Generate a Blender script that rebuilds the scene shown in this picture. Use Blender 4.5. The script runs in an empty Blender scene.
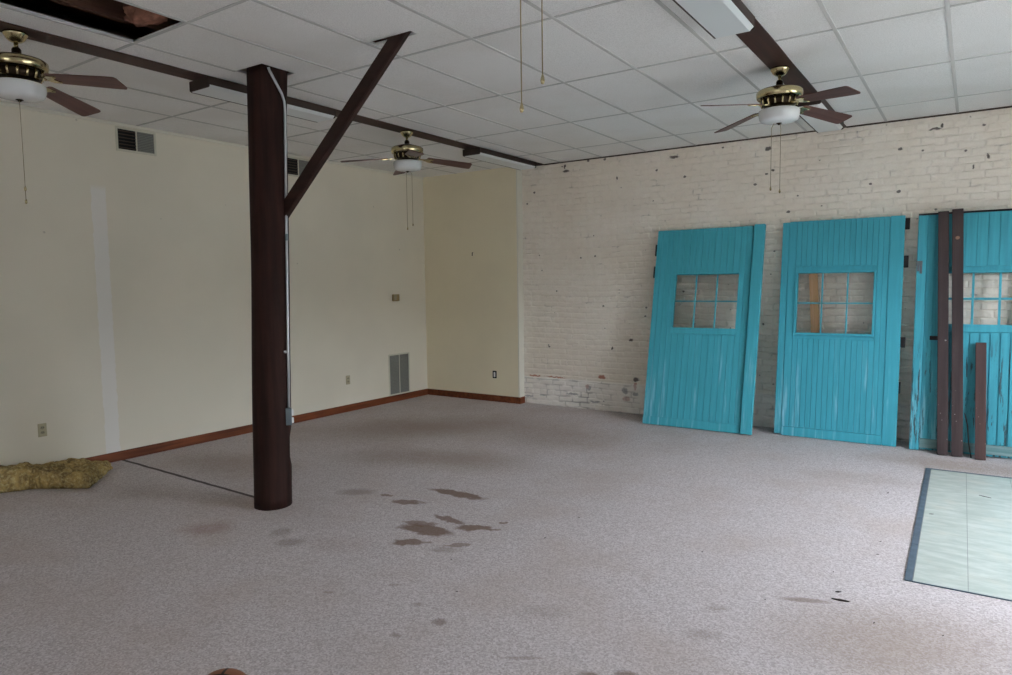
import bpy, bmesh, math, random
from mathutils import Vector, Matrix, noise as mnoise
random.seed(7)
PI = math.pi
SC = bpy.context.scene
COL = SC.collection
H = 3.28                      # ceiling height

# ------------------------------------------------------------------ helpers
def srgb(r, g, b):
    def f(c):
        c /= 255.0
        return c / 12.92 if c <= 0.04045 else ((c + 0.055) / 1.055) ** 2.4
    return (f(r), f(g), f(b), 1.0)

class NT:
    """small node-tree helper"""
    def __init__(s, name, rough=0.7, metal=0.0, spec=0.3):
        s.m = bpy.data.materials.new(name); s.m.use_nodes = True
        s.t = s.m.node_tree; s.n = s.t.nodes; s.l = s.t.links
        s.b = s.n['Principled BSDF']
        s.b.inputs['Roughness'].default_value = rough
        s.b.inputs['Metallic'].default_value = metal
        s.b.inputs['Specular IOR Level'].default_value = spec
    def node(s, typ, **kw):
        n = s.n.new(typ)
        for k, v in kw.items():
            if k in n.inputs: n.inputs[k].default_value = v
            else: setattr(n, k, v)
        return n
    def link(s, a, b): s.l.new(a, b)
    def geo(s): return s.node('ShaderNodeNewGeometry').outputs['Position']
    def objc(s): return s.node('ShaderNodeTexCoord').outputs['Object']
    def scale(s, v, xyz, loc=(0, 0, 0)):
        n = s.node('ShaderNodeMapping'); n.inputs['Scale'].default_value = xyz
        n.inputs['Location'].default_value = loc
        s.link(v, n.inputs['Vector']); return n.outputs[0]
    def noise(s, v, scale, detail=3, rough=0.5):
        n = s.node('ShaderNodeTexNoise'); n.inputs['Scale'].default_value = scale
        n.inputs['Detail'].default_value = detail; n.inputs['Roughness'].default_value = rough
        s.link(v, n.inputs['Vector']); return n.outputs[0]
    def ramp(s, f, a, b, va=0.0, vb=1.0, smooth=True):
        n = s.node('ShaderNodeMapRange'); n.interpolation_type = 'SMOOTHSTEP' if smooth else 'LINEAR'
        n.inputs[1].default_value = a; n.inputs[2].default_value = b
        n.inputs[3].default_value = va; n.inputs[4].default_value = vb
        s.link(f, n.inputs[0]); return n.outputs[0]
    def math(s, op, a, b=None):
        n = s.node('ShaderNodeMath', operation=op)
        for i, x in enumerate((a, b)):
            if x is None: continue
            if isinstance(x, (int, float)): n.inputs[i].default_value = x
            else: s.link(x, n.inputs[i])
        return n.outputs[0]
    def mix(s, f, a, b, blend='MIX'):
        n = s.node('ShaderNodeMix', data_type='RGBA', blend_type=blend)
        for i, x in ((0, f), (6, a), (7, b)):
            if isinstance(x, (int, float, tuple)): n.inputs[i].default_value = x
            else: s.link(x, n.inputs[i])
        return n.outputs[2]
    def color(s, c):
        if isinstance(c, tuple): s.b.inputs['Base Color'].default_value = c
        else: s.link(c, s.b.inputs['Base Color'])
    def bump(s, h, strength=0.3, dist=0.01):
        n = s.node('ShaderNodeBump'); n.inputs['Strength'].default_value = strength
        n.inputs['Distance'].default_value = dist
        s.link(h, n.inputs['Height']); s.link(n.outputs[0], s.b.inputs['Normal']); return n
    def ellipse(s, pos, cx, cy, a, b, deg, soft=0.25, plane='XY'):
        n = s.node('ShaderNodeMapping', vector_type='TEXTURE')
        if plane == 'XY':
            n.inputs['Location'].default_value = (cx, cy, 0); n.inputs['Rotation'].default_value = (0, 0, math.radians(deg))
            n.inputs['Scale'].default_value = (a, b, 1000)
        else:
            n.inputs['Location'].default_value = (cx, 0, cy); n.inputs['Scale'].default_value = (a, 1000, b)
            n.inputs['Rotation'].default_value = (0, math.radians(deg), 0)
        s.link(pos, n.inputs['Vector'])
        ln = s.node('ShaderNodeVectorMath', operation='LENGTH'); s.link(n.outputs[0], ln.inputs[0])
        return s.ramp(ln.outputs['Value'], 1 + soft, 1 - soft)

def plain(name, col, rough=0.6, metal=0.0, spec=0.3, var=0.0, vscale=8.0):
    m = NT(name, rough, metal, spec)
    if var:
        f = m.noise(m.objc(), vscale, 4)
        m.color(m.mix(m.ramp(f, .3, .7), tuple(c * (1 - var) for c in col[:3]) + (1,), tuple(min(1, c * (1 + var)) for c in col[:3]) + (1,)))
    else: m.color(col)
    return m.m

def obj(name, bm, mat=None, parent=None, smooth=False, mats=None):
    me = bpy.data.meshes.new(name)
    bm.normal_update(); bm.to_mesh(me); bm.free()
    for mm in (mats or ([mat] if mat else [])): me.materials.append(mm)
    if smooth:
        for p in me.polygons: p.use_smooth = True
    o = bpy.data.objects.new(name, me); COL.objects.link(o)
    if parent: o.parent = parent
    return o

def thing(name, label, cat, loc=(0, 0, 0), rot=(0, 0, 0), group=None):
    o = bpy.data.objects.new(name, None); COL.objects.link(o)
    o.empty_display_size = 0.05
    o.location = loc; o.rotation_euler = rot
    return tag(o, label, cat, group)
def tag(o, label, cat, group=None):
    o['label'] = label; o['category'] = cat
    if group: o['group'] = group
    return o
def struct(name, bm, mat=None, parent=None, **k):
    o = obj(name, bm, mat, parent, **k)
    if parent is None: o['kind'] = 'structure'
    return o

def box(bm, x0, x1, y0, y1, z0, z1, mi=0, bev=0.0):
    vs = [bm.verts.new((x, y, z)) for x in (x0, x1) for y in (y0, y1) for z in (z0, z1)]
    fs = [bm.faces.new([vs[i] for i in q]) for q in ((0, 1, 3, 2), (4, 6, 7, 5), (0, 4, 5, 1), (2, 3, 7, 6), (0, 2, 6, 4), (1, 5, 7, 3))]
    for f in fs: f.material_index = mi
    if bev:
        es = {e for f in fs for e in f.edges}
        r = bmesh.ops.bevel(bm, geom=list(es), offset=bev, segments=2, profile=.5, affect='EDGES')
        for f in r['faces']: f.material_index = mi
    return vs
def nb(): return bmesh.new()
def boxbm(*a, **k):
    bm = nb(); box(bm, *a, **k); return bm

def lathe(bm, prof, seg=40, mi=0, cx=0, cy=0, cz=0):
    """prof: list of (r, z)"""
    rings = []
    for r, z in prof:
        if r < 1e-5: rings.append([bm.verts.new((cx, cy, cz + z))])
        else: rings.append([bm.verts.new((cx + r * math.cos(2 * PI * k / seg), cy + r * math.sin(2 * PI * k / seg), cz + z)) for k in range(seg)])
    for a, b in zip(rings, rings[1:]):
        for k in range(seg):
            k2 = (k + 1) % seg
            if len(a) == 1 and len(b) == 1: continue
            if len(a) == 1: f = bm.faces.new((a[0], b[k], b[k2]))
            elif len(b) == 1: f = bm.faces.new((a[k2], a[k], b[0]))
            else: f = bm.faces.new((a[k2], a[k], b[k], b[k2]))
            f.material_index = mi
    bmesh.ops.recalc_face_normals(bm, faces=bm.faces)
def tube(bm, pts, r, seg=12, mi=0, caps=True):
    pts = [Vector(p) for p in pts]; rings = []
    for i, p in enumerate(pts):
        d = (pts[min(i + 1, len(pts) - 1)] - pts[max(i - 1, 0)]).normalized()
        ax = Vector((1, 0, 0)) if abs(d.x) < .8 else Vector((0, 1, 0))
        u = d.cross(ax).normalized(); v = d.cross(u)
        rr = r[i] if isinstance(r, (list, tuple)) else r
        rings.append([bm.verts.new(p + rr * (math.cos(2 * PI * k / seg) * u + math.sin(2 * PI * k / seg) * v)) for k in range(seg)])
    for a, b in zip(rings, rings[1:]):
        for k in range(seg):
            f = bm.faces.new((a[k], a[(k + 1) % seg], b[(k + 1) % seg], b[k])); f.material_index = mi
    if caps:
        bm.faces.new(list(reversed(rings[0]))).material_index = mi; bm.faces.new(rings[-1]).material_index = mi
    bmesh.ops.recalc_face_normals(bm, faces=bm.faces)
def prism(bm, poly, axis, a0, a1, mi=0):
    """extrude 2-D poly along an axis (0,1,2)"""
    def P(u, v, w):
        return {0: (w, u, v), 1: (u, w, v), 2: (u, v, w)}[axis]
    A = [bm.verts.new(P(u, v, a0)) for u, v in poly]; B = [bm.verts.new(P(u, v, a1)) for u, v in poly]
    n = len(poly); fs = [bm.faces.new(list(reversed(A))), bm.faces.new(B)]
    for k in range(n): fs.append(bm.faces.new((A[k], A[(k + 1) % n], B[(k + 1) % n], B[k])))
    for f in fs: f.material_index = mi
    bmesh.ops.recalc_face_normals(bm, faces=fs)
    return fs

# ------------------------------------------------------------------ materials
def m_carpet():
    m = NT('carpet', .95, 0, .1); P = m.geo()
    fine = m.noise(P, 210, 3, .8); mid = m.noise(P, 75, 3, .8); big = m.noise(P, 1.3, 4, .6)
    vg = m.node('ShaderNodeTexVoronoi'); vg.inputs['Scale'].default_value = 120; m.link(P, vg.inputs['Vector'])
    gs = m.node('ShaderNodeSeparateColor'); m.link(vg.outputs['Color'], gs.inputs[0]); grain = gs.outputs[0]
    c = m.mix(m.ramp(grain, 0, 1, 0, 1, False), srgb(166, 157, 155), srgb(214, 206, 207))
    c = m.mix(m.ramp(mid, .4, .6, 0, .3), c, srgb(182, 172, 170))
    c = m.mix(m.ramp(big, .42, .72, 0, .38), c, srgb(172, 156, 146))
    # wandering distortion for the stain outlines
    nn = m.node('ShaderNodeTexNoise'); nn.inputs['Scale'].default_value = 9; nn.inputs['Detail'].default_value = 4
    m.link(P, nn.inputs['Vector'])
    sub = m.node('ShaderNodeVectorMath', operation='MULTIPLY_ADD'); m.link(nn.outputs['Color'], sub.inputs[0])
    sub.inputs[1].default_value = (.16, .16, 0); sub.inputs[2].default_value = (-.08, -.08, 0)
    ad = m.node('ShaderNodeVectorMath', operation='ADD'); m.link(P, ad.inputs[0]); m.link(sub.outputs[0], ad.inputs[1])
    D = ad.outputs[0]
    hs = m.node('ShaderNodeVectorMath', operation='MULTIPLY_ADD'); m.link(sub.outputs[0], hs.inputs[0]); hs.inputs[1].default_value = (.3, .3, 0); m.link(P, hs.inputs[2]); half = hs.outputs[0]
    def put(c, lst, col, k, soft, D=D):
        for e in lst:
            f = m.ellipse(D, *e[:5], soft=soft)
            c = m.mix(m.math('MULTIPLY', f, k * (e[5] if len(e) > 5 else 1)), c, col)
        return c
    c = put(c, [(6.67, -4.57, .5, .3, 32), (6.3, -1.72, .55, .16, 5, .4), (1.27, -2.4, .9, .5, 30), (1.95, -1.64, 1.0, .5, 30), (3.27, -1.7, .6, .45, 30), (7.0, -.85, .7, .22, 0),
                (2.3, -3.2, .5, .3, 30), (3.0, -3.0, .5, .3, 10), (1.0, -4.3, .6, .3, 0)], srgb(140, 120, 102), .42, .8)
    c = put(c, [(3.50, -3.87, .27, .062, 0), (3.31, -4.24, .13, .055, 25, .9), (3.83, -4.63, .20, .085, 8), (3.70, -4.56, .12, .04, 20, .8),
                (3.83, -4.39, .15, .04, -10, .9), (4.09, -4.42, .12, .055, 22), (4.22, -4.37, .04, .018, 40, .8), (3.87, -4.88, .11, .055, 30, .95),
                (3.98, -4.80, .05, .02, 30, .6), (4.19, -4.74, .09, .025, 40, .7), (4.21, -4.22, .03, .02, 32, .8), (3.04, -4.21, .06, .03, 32, .8)], srgb(112, 86, 70), .8, .22)
    c = put(c, [(4.16, -4.85, .09, .045, 32, .5), (2.77, -4.27, .14, .08, 32, .6), (3.21, -5.29, .09, .06, 32, .6), (3.0, -5.2, .07, .08, 32, .5),
                (6.21, -4.376, .12, .03, 22, .9), (4.739, -5.594, .035, .03, 30, .9), (4.52, -5.51, .03, .02, 30, .6), (5.58, -5.62, .04, .03, 30), (5.71, -5.53, .05, .03, 30),
                (5.27, -5.65, .09, .012, 32, .6), (4.01, -5.66, .04, .012, 30, .6), (4.64, -5.81, .03, .02, 30, .6), (5.85, -4.71, .06, .03, 30, .4),
                (5.88, -5.01, .09, .05, 30, .4), (5.13, -5.22, .12, .08, 30, .25), (4.25, -5.4, .03, .012, 30, .5)], srgb(116, 96, 82), .65, .5, half)
    c = put(c, [(2.5, -5.43, .17, .12, 30, .6), (3.5, -5.15, .2, .12, 20, .2)], srgb(140, 104, 88), .7, .6)
    # seam between two carpet strips
    sep = m.node('ShaderNodeSeparateXYZ'); m.link(P, sep.inputs[0])
    yy = m.math('ADD', sep.outputs[1], m.math('MULTIPLY', sep.outputs[0], .03))
    yy = m.math('ADD', yy, m.ramp(m.noise(P, 5, 2), 0, 1, -.008, .008))
    d = m.math('ABSOLUTE', m.math('ADD', yy, 4.733))
    f = m.ramp(d, .012, .022, 1, 0)
    f = m.math('MULTIPLY', f, m.math('LESS_THAN', sep.outputs[0], 2.4))
    c = m.mix(m.math('MULTIPLY', f, .85), c, srgb(50, 40, 36))
    m.color(c)
    m.bump(grain, .3, .004)
    return m.m

def m_brick():
    m = NT('painted_brick', .75, 0, .25); P = m.geo()
    at = m.node('ShaderNodeAttribute', attribute_name='mortar'); mort = at.outputs['Fac']
    big = m.noise(P, .9, 4, .6); med = m.noise(P, 11, 4, .6); fin = m.noise(P, 60, 3, .6)
    c = m.mix(m.ramp(big, .35, .65), srgb(246, 239, 228), srgb(238, 228, 214))
    c = m.mix(m.ramp(med, .45, .75, 0, .35), c, srgb(230, 219, 205))
    c = m.mix(m.ramp(fin, .4, .8, 0, .25), c, srgb(218, 208, 195))
    # crack lines in the mortar, broken up by noise
    brk = m.ramp(m.noise(m.scale(P, (4, 4, 9)), 1.0, 4, .65), .56, .68)
    c = m.mix(m.math('MULTIPLY', m.math('MULTIPLY', m.math('POWER', mort, 2.0), brk), .75), c, srgb(92, 82, 74))
    c = m.mix(m.math('MULTIPLY', mort, .02), c, srgb(150, 140, 128))
    # pits and chipped spots: voronoi points thresholded
    vo = m.node('ShaderNodeTexVoronoi'); vo.inputs['Scale'].default_value = 1; vo.inputs['Randomness'].default_value = 1
    m.link(m.scale(P, (8.5, .01, 11)), vo.inputs['Vector'])
    sepc = m.node('ShaderNodeSeparateColor'); m.link(vo.outputs['Color'], sepc.inputs[0])
    rad = m.math('MULTIPLY', m.ramp(sepc.outputs[0], .25, 1.0, 0.0, 1.0, False), .17)
    fn = m.math('ADD', vo.outputs['Distance'], m.ramp(m.noise(P, 45, 2), 0, 1, -.06, .06))
    pit = m.ramp(m.math('SUBTRACT', fn, rad), .03, -.02)
    pit = m.math('MULTIPLY', pit, m.ramp(sepc.outputs[1], .2, .45))
    c = m.mix(m.math('MULTIPLY', pit, .8), c, srgb(66, 56, 52))
    # larger holes broken out of the wall near the top and chips near the floor
    nn = m.node('ShaderNodeTexNoise'); nn.inputs['Scale'].default_value = 22; m.link(P, nn.inputs['Vector'])
    q = m.node('ShaderNodeVectorMath', operation='MULTIPLY_ADD'); m.link(nn.outputs['Color'], q.inputs[0]); q.inputs[1].default_value = (.05, 0, .04)
    q2 = m.node('ShaderNodeVectorMath', operation='ADD'); m.link(P, q2.inputs[0]); q2.inputs[1].default_value = (-.025, 0, -.02); m.link(q2.outputs[0], q.inputs[2])
    D = q.outputs[0]; hole = None
    for e in [(2.375, 3.155, .045, .018, 0), (3.857, 3.175, .05, .02, 0), (6.53, 3.155, .05, .010, 0), (6.59, 3.18, .014, .022, 0), (4.945, 3.145, .035, .022, 0), (3.11, 2.996, .015, .018, 0),
              (6.97, 2.838, .012, .026, 0), (6.855, 2.747, .011, .020, 0), (2.70, .283, .035, .035, 0), (2.45, .182, .09, .012, 0), (1.99, .132, .05, .01, 0), (1.76, .10, .07, .012, 0),
              (2.79, .103, .08, .014, 0), (3.22, .283, .04, .04, 0), (3.37, .25, .04, .02, 0), (3.37, .44, .035, .03, 0), (3.30, .944, .03, .014, 0), (3.04, .831, .015, .02, 0),
              (2.36, 3.215, .012, .03, 0), (5.0, 2.9, .02, .012, 0)]:
        f = m.ellipse(D, e[0], e[1], e[2], e[3], 0, .3, 'XZ')
        hole = f if hole is None else m.math('MAXIMUM', hole, f)
    c = m.mix(m.math('MULTIPLY', hole, .85), c, srgb(58, 46, 42))
    red = None
    for e in [(2.885, .44, .05, .028), (1.86, .395, .09, .013), (2.2, .395, .16, .008), (2.68, .30, .02, .03), (3.36, .35, .022, .05), (3.24, .18, .05, .03)]:
        f = m.ellipse(D, *e, 0, .25, 'XZ'); red = f if red is None else m.math('MAXIMUM', red, f)
    c = m.mix(m.math('MULTIPLY', red, .85), c, srgb(176, 104, 74))
    # cleaner, whiter paint below the ledge line
    s2 = m.node('ShaderNodeSeparateXYZ'); m.link(P, s2.inputs[0])
    low = m.ramp(s2.outputs[2], .40, .36)
    c = m.mix(m.math('MULTIPLY', low, .42), c, srgb(246, 245, 244), 'MIX')
    c = m.mix(m.math('MULTIPLY', m.math('MULTIPLY', low, m.math('MULTIPLY', mort, m.ramp(m.noise(P, 5, 2), .45, .6))), .62), c, srgb(90, 80, 76))
    m.color(c)
    h = m.math('SUBTRACT', m.math('MULTIPLY', med, .8), m.math('MULTIPLY', mort, .16))
    h = m.math('SUBTRACT', h, m.math('MULTIPLY', pit, .6)); h = m.math('SUBTRACT', h, hole)
    h = m.math('ADD', h, m.math('MULTIPLY', fin, .25))
    m.bump(h, .9, .014)
    return m.m

def m_leftwall():
    m = NT('cream_wall_paint', .75, 0, .25); P = m.geo()
    c = m.mix(m.ramp(m.noise(P, .8, 3), .35, .65), srgb(230, 223, 206), srgb(223, 216, 199))
    s = m.node('ShaderNodeSeparateXYZ'); m.link(P, s.inputs[0])
    # unpainted joint-compound strip
    d = m.math('ABSOLUTE', m.math('ADD', s.outputs[1], 4.815))
    d = m.math('ADD', d, m.ramp(m.noise(P, 12, 2), 0, 1, -.012, .012))
    strip = m.math('MULTIPLY', m.ramp(d, .062, .072, 1, 0), m.ramp(s.outputs[2], 2.68, 2.60))
    c = m.mix(m.math('MULTIPLY', strip, .42), c, srgb(240, 240, 244))
    # small scuffs
    vo = m.node('ShaderNodeTexVoronoi'); vo.inputs['Scale'].default_value = 3.1; m.link(P, vo.inputs['Vector'])
    f = m.ramp(m.math('ADD', vo.outputs['Distance'], m.ramp(m.noise(P, 40, 2), 0, 1, -.03, .03)), .018, .04, .35, 0)
    c = m.mix(f, c, srgb(120, 112, 100))
    m.color(c); m.bump(m.noise(P, 90, 2), .08, .004); return m.m

def m_wood(name, dark, light, axis=2, rough=.55, fleck=None, spec=.3):
    m = NT(name, rough, 0, spec); P = m.objc()
    sc = [22, 22, 22]; sc[axis] = 1.2
    g = m.noise(m.scale(P, tuple(sc)), 1, 4, .6); g2 = m.noise(P, 3, 3)
    c = m.mix(m.ramp(g, .3, .7), dark, light); c = m.mix(m.ramp(g2, .4, .7, 0, .35), c, dark)
    if fleck:
        vo = m.node('ShaderNodeTexVoronoi'); vo.inputs['Scale'].default_value = 26; m.link(P, vo.inputs['Vector'])
        z = m.node('ShaderNodeSeparateXYZ'); m.link(P, z.inputs[0])
        f = m.math('MULTIPLY', m.ramp(vo.outputs['Distance'], .10, .16, 1, 0), m.ramp(m.noise(P, 9, 2), .48, .6))
        f = m.math('MULTIPLY', f, m.ramp(z.outputs[2], 1.0, .3))
        c = m.mix(m.math('MULTIPLY', f, .7), c, fleck)
    m.color(c); m.bump(g, .35, .004); return m.m

def m_door(name, base, light, dark, peel=0.0):
    m = NT(name, .55, 0, .35); P = m.objc()
    g = m.noise(m.scale(P, (26, 26, 1.3)), 1, 4, .6); b = m.noise(P, 2.2, 3); f = m.noise(m.scale(P, (60, 60, 8)), 1, 3)
    c = m.mix(m.ramp(g, .3, .7), base, tuple(.55 * a + .45 * q for a, q in zip(base, dark)))
    s = m.node('ShaderNodeSeparateXYZ'); m.link(P, s.inputs[0])
    low = m.ramp(s.outputs[2], 1.2, .5)
    st = m.math('MULTIPLY', m.ramp(m.noise(m.scale(P, (14, 14, .9)), 1, 4, .65), .54, .72), low)
    c = m.mix(m.math('MULTIPLY', st, .8), c, light)
    vo = m.node('ShaderNodeTexVoronoi'); vo.inputs['Scale'].default_value = 1.9; m.link(m.scale(P, (1, 1, .55)), vo.inputs['Vector'])
    sp = m.ramp(m.math('ADD', vo.outputs['Distance'], m.ramp(f, 0, 1, -.03, .03)), .03, .07, 1, 0)
    c = m.mix(m.math('MULTIPLY', m.math('MULTIPLY', sp, low), .6), c, srgb(170, 200, 205))
    if peel:
        pk = m.noise(m.scale(P, (30, 30, 2.2)), 1, 5, .7)
        pf = m.math('MULTIPLY', m.ramp(pk, .545, .59), m.ramp(s.outputs[2], 1.18, .85))
        c = m.mix(m.math('MULTIPLY', pf, peel), c, srgb(46, 56, 58))
    m.color(c); m.bump(g, .25, .003); return m.m

M = {}
M['carpet'] = m_carpet(); M['brick'] = m_brick(); M['leftwall'] = m_leftwall()
M['cream'] = plain('cream_paint', srgb(232, 222, 195), .75, 0, .25, .03, 1.2)
M['corner'] = plain('pale_corner_paint', srgb(224, 220, 206), .7)
M['white'] = plain('white_plaster', srgb(205, 203, 198), .8)
M['base'] = m_wood('stained_baseboard', srgb(88, 44, 24), srgb(128, 70, 40), 1)
M['post'] = m_wood('brown_post_paint', srgb(36, 21, 17), srgb(54, 33, 28), 2, .7, None, .15)
M['beam'] = m_wood('brown_beam_paint', srgb(52, 32, 26), srgb(68, 43, 35), 1, .6)
M['brace'] = m_wood('brown_brace_paint', srgb(42, 25, 20), srgb(58, 35, 28), 0, .6)
M['plank'] = m_wood('brown_board_paint', srgb(50, 40, 40), srgb(70, 57, 57), 2, .65, srgb(190, 180, 175))
M['plank_red'] = m_wood('reddish_board_paint', srgb(64, 46, 44), srgb(82, 60, 57), 2, .65, srgb(170, 150, 145))
M['blade'] = m_wood('fan_blade_walnut', srgb(84, 56, 50), srgb(112, 78, 70), 0, .45)
M['lath'] = m_wood('raw_lath', srgb(214, 166, 116), srgb(240, 204, 160), 2, .7)
M['joist'] = m_wood('dark_joist', srgb(84, 58, 46), srgb(112, 80, 64), 1, .9)
M['teal'] = m_door('teal_paint', srgb(70, 170, 188), srgb(146, 206, 222), srgb(48, 144, 156))
M['teal2'] = m_door('teal_paint_brighter', srgb(64, 162, 182), srgb(146, 206, 222), srgb(46, 138, 150))
M['tealold'] = m_door('teal_paint_peeling', srgb(64, 160, 178), srgb(138, 198, 212), srgb(40, 120, 134), .9)
M['railold'] = m_wood('weathered_rail', srgb(92, 128, 130), srgb(130, 156, 156), 0, .8)
M['brass'] = NT('antique_brass', .22, 1.0).m; M['brass'].node_tree.nodes['Principled BSDF'].inputs['Base Color'].default_value = srgb(196, 182, 142)
M['brassdark'] = plain('dark_bronze', srgb(48, 38, 26), .35, .8)
M['bowl'] = plain('white_glass_bowl', srgb(226, 228, 228), .2, 0, .5)
M['chain'] = plain('chain_metal', srgb(150, 136, 104), .35, .8)
M['housing'] = plain('lamp_housing_brown', srgb(58, 46, 40), .6)
M['lens'] = plain('lamp_lens_white', srgb(226, 230, 230), .35, 0, .4)
M['metal'] = plain('galvanised_conduit', srgb(196, 198, 202), .4, .5)
M['boxgrey'] = plain('grey_junction_box', srgb(118, 128, 132), .4, .6)
M['ivory'] = plain('ivory_plastic', srgb(180, 170, 140), .45)
M['ivorydark'] = plain('dark_ivory_plastic', srgb(150, 142, 118), .5)  # darker ivory for receptacles and the thermostat dial
M['whiteplastic'] = plain('white_plastic', srgb(225, 225, 222), .4)
M['black'] = plain('black_gap', srgb(18, 16, 15), .8)
M['ventwhite'] = plain('register_enamel', srgb(206, 202, 184), .5)
M['ventgrey'] = plain('register_mesh', srgb(128, 128, 122), .6)
M['tan'] = plain('tan_plastic', srgb(150, 130, 88), .5)
M['iron'] = plain('dark_iron', srgb(40, 36, 36), .55, .4)
M['greyiron'] = plain('grey_latch_iron', srgb(104, 108, 112), .5, .5)
M['splinter'] = plain('dark_splinter', srgb(44, 34, 30), .8)
M['paper'] = plain('white_scrap', srgb(230, 228, 224), .8)
M['trimdark'] = plain('dark_edge_trim', srgb(70, 58, 48), .7)
M['ground'] = plain('outside_pavement', srgb(150, 148, 142), .9, 0, .2, .1, 2)

def m_tile():
    m = NT('ceiling_tile', .9, 0, .1); P = m.geo()
    a = m.noise(P, 140, 3, .7); b = m.noise(P, 1.1, 3)
    c = m.mix(m.ramp(a, .3, .62), srgb(222, 221, 218), srgb(246, 245, 243))
    c = m.mix(m.ramp(b, .4, .7, 0, .3), c, srgb(212, 207, 198))
    m.color(c); m.bump(a, .5, .004); return m.m
M['tile'] = m_tile()
M['tbar'] = plain('ceiling_grid_enamel', srgb(196, 195, 192), 1.0, 0, .0)
def m_vinyl():
    m = NT('green_marble_vinyl', .35, 0, .4); P = m.geo()
    n = m.noise(m.scale(P, (3, 9, 1)), 1.6, 5, .65)
    c = m.mix(m.ramp(n, .35, .7), srgb(172, 181, 172), srgb(197, 202, 195))
    c = m.mix(m.ramp(m.noise(P, 6, 4), .5, .75, 0, .35), c, srgb(206, 200, 186))
    m.color(c); return m.m
M['vinyl'] = m_vinyl()
M['slate'] = plain('slate_border_tile', srgb(84, 96, 108), .5, 0, .3, .18, 14)
def m_wool():
    m = NT('yellow_glass_wool', .95, 0, .05); P = m.objc()
    a = m.noise(P, 9, 5, .7); b = m.noise(P, 42, 3, .6)
    c = m.mix(m.ramp(a, .32, .68), srgb(108, 90, 62), srgb(186, 160, 104))
    c = m.mix(m.ramp(b, .45, .75, 0, .6), c, srgb(214, 200, 150))
    m.color(c); m.bump(b, .8, .012); return m.m
M['wool'] = m_wool()
M['pink'] = plain('pink_glass_wool', srgb(140, 98, 82), .95, 0, .05, .3, 18)
def m_glass():
    m = bpy.data.materials.new('window_glass'); m.use_nodes = True
    t = m.node_tree; n = t.nodes; n.clear()
    o = n.new('ShaderNodeOutputMaterial'); tr = n.new('ShaderNodeBsdfTransparent'); g = n.new('ShaderNodeBsdfGlossy'); mx = n.new('ShaderNodeMixShader'); fr = n.new('ShaderNodeFresnel')
    tr.inputs[0].default_value = (1, 1, 1, 1); g.inputs['Roughness'].default_value = .03; fr.inputs[0].default_value = 1.35
    t.links.new(fr.outputs[0], mx.inputs[0]); t.links.new(tr.outputs[0], mx.inputs[1]); t.links.new(g.outputs[0], mx.inputs[2]); t.links.new(mx.outputs[0], o.inputs[0])
    return m
M['glass'] = m_glass()
def m_ball():
    m = NT('brown_ball_leather', .6, 0, .3); P = m.objc()
    s = m.node('ShaderNodeSeparateXYZ'); m.link(P, s.inputs[0])
    a = m.math('MINIMUM', m.math('ABSOLUTE', s.outputs[0]), m.math('ABSOLUTE', s.outputs[1]))
    c = m.mix(m.ramp(a, .004, .007), srgb(34, 26, 24), srgb(124, 80, 58))
    m.color(c); m.bump(m.noise(P, 160, 2), .3, .003); return m.m
M['ball'] = m_ball()

# ------------------------------------------------------------------ room shell
XR, YF, ZT = 9.20, -12.50, 4.15         # right wall, front wall, underside of roof deck
struct('floor', boxbm(-.25, XR + .25, YF - .25, .25, -.12, 0), M['carpet'])
struct('wall_left', boxbm(-.2, 0, YF, .0, 0, ZT), M['leftwall'])
def brick_relief(x, z):
    """height of the painted brick face above the plane, and how far into a mortar joint we are"""
    wx = x + .030 * mnoise.noise(Vector((x * 1.3, z * 1.3, 1))) + .008 * mnoise.noise(Vector((x * 7, z * 7, 2)))
    wz = z + .022 * mnoise.noise(Vector((x * .9, z * 1.5, 5))) + .008 * mnoise.noise(Vector((x * 6, z * 6, 7)))
    row = math.floor(wz / .0715); fz = wz - row * .0715
    W = .108 if row % 6 == 2 else .214
    bx = wx + (.5 * W if row % 2 else 0); col = math.floor(bx / W); fx = bx - col * W
    e = min(fx, W - fx, fz, .0715 - fz)
    mo = max(0.0, min(1.0, (.013 - e) / .011)); mo = mo * mo * (3 - 2 * mo)
    h = math.sin(col * 12.9898 + row * 78.233) * 43758.5453; h -= math.floor(h)
    keep = .5 + .5 * mnoise.noise(Vector((x * 2.1, z * 2.6, 11)))
    d = -.009 * mo * (.35 + .8 * keep) + .006 * (h - .5) + .005 * mnoise.noise(Vector((x * 9, z * 12, 3))) + .003 * mnoise.noise(Vector((x * 26, z * 26, 4)))
    if z < .378: d += .010
    return d, mo * (.3 + .9 * keep)
bm = nb(); lay = bm.verts.layers.float.new('mortar')
NX, NZ = 690, 262; g = []
for a in range(NX + 1):
    r = []
    for b in range(NZ + 1):
        x = 1.66 + (XR - 1.66) * a / NX; z = (H + .03) * b / NZ
        d, mo = brick_relief(x, z); v = bm.verts.new((x, .004 - d, z)); v[lay] = mo; r.append(v)
    g.append(r)
for a in range(NX):
    for b in range(NZ): bm.faces.new((g[a][b], g[a + 1][b], g[a + 1][b + 1], g[a][b + 1]))
box(bm, -.2, XR, .03, .25, 0, ZT)
struct('wall_rear', bm, M['brick'])
PY, PX = -.124, 1.687
struct('wall_corner', boxbm(0, PX - .02, PY, -.002, 0, H + .02), M['cream'])
struct('trim_1', boxbm(PX - .02, PX, PY - .004, -.002, 0, H + .02), M['corner'])   # pale end of the stub wall
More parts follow.
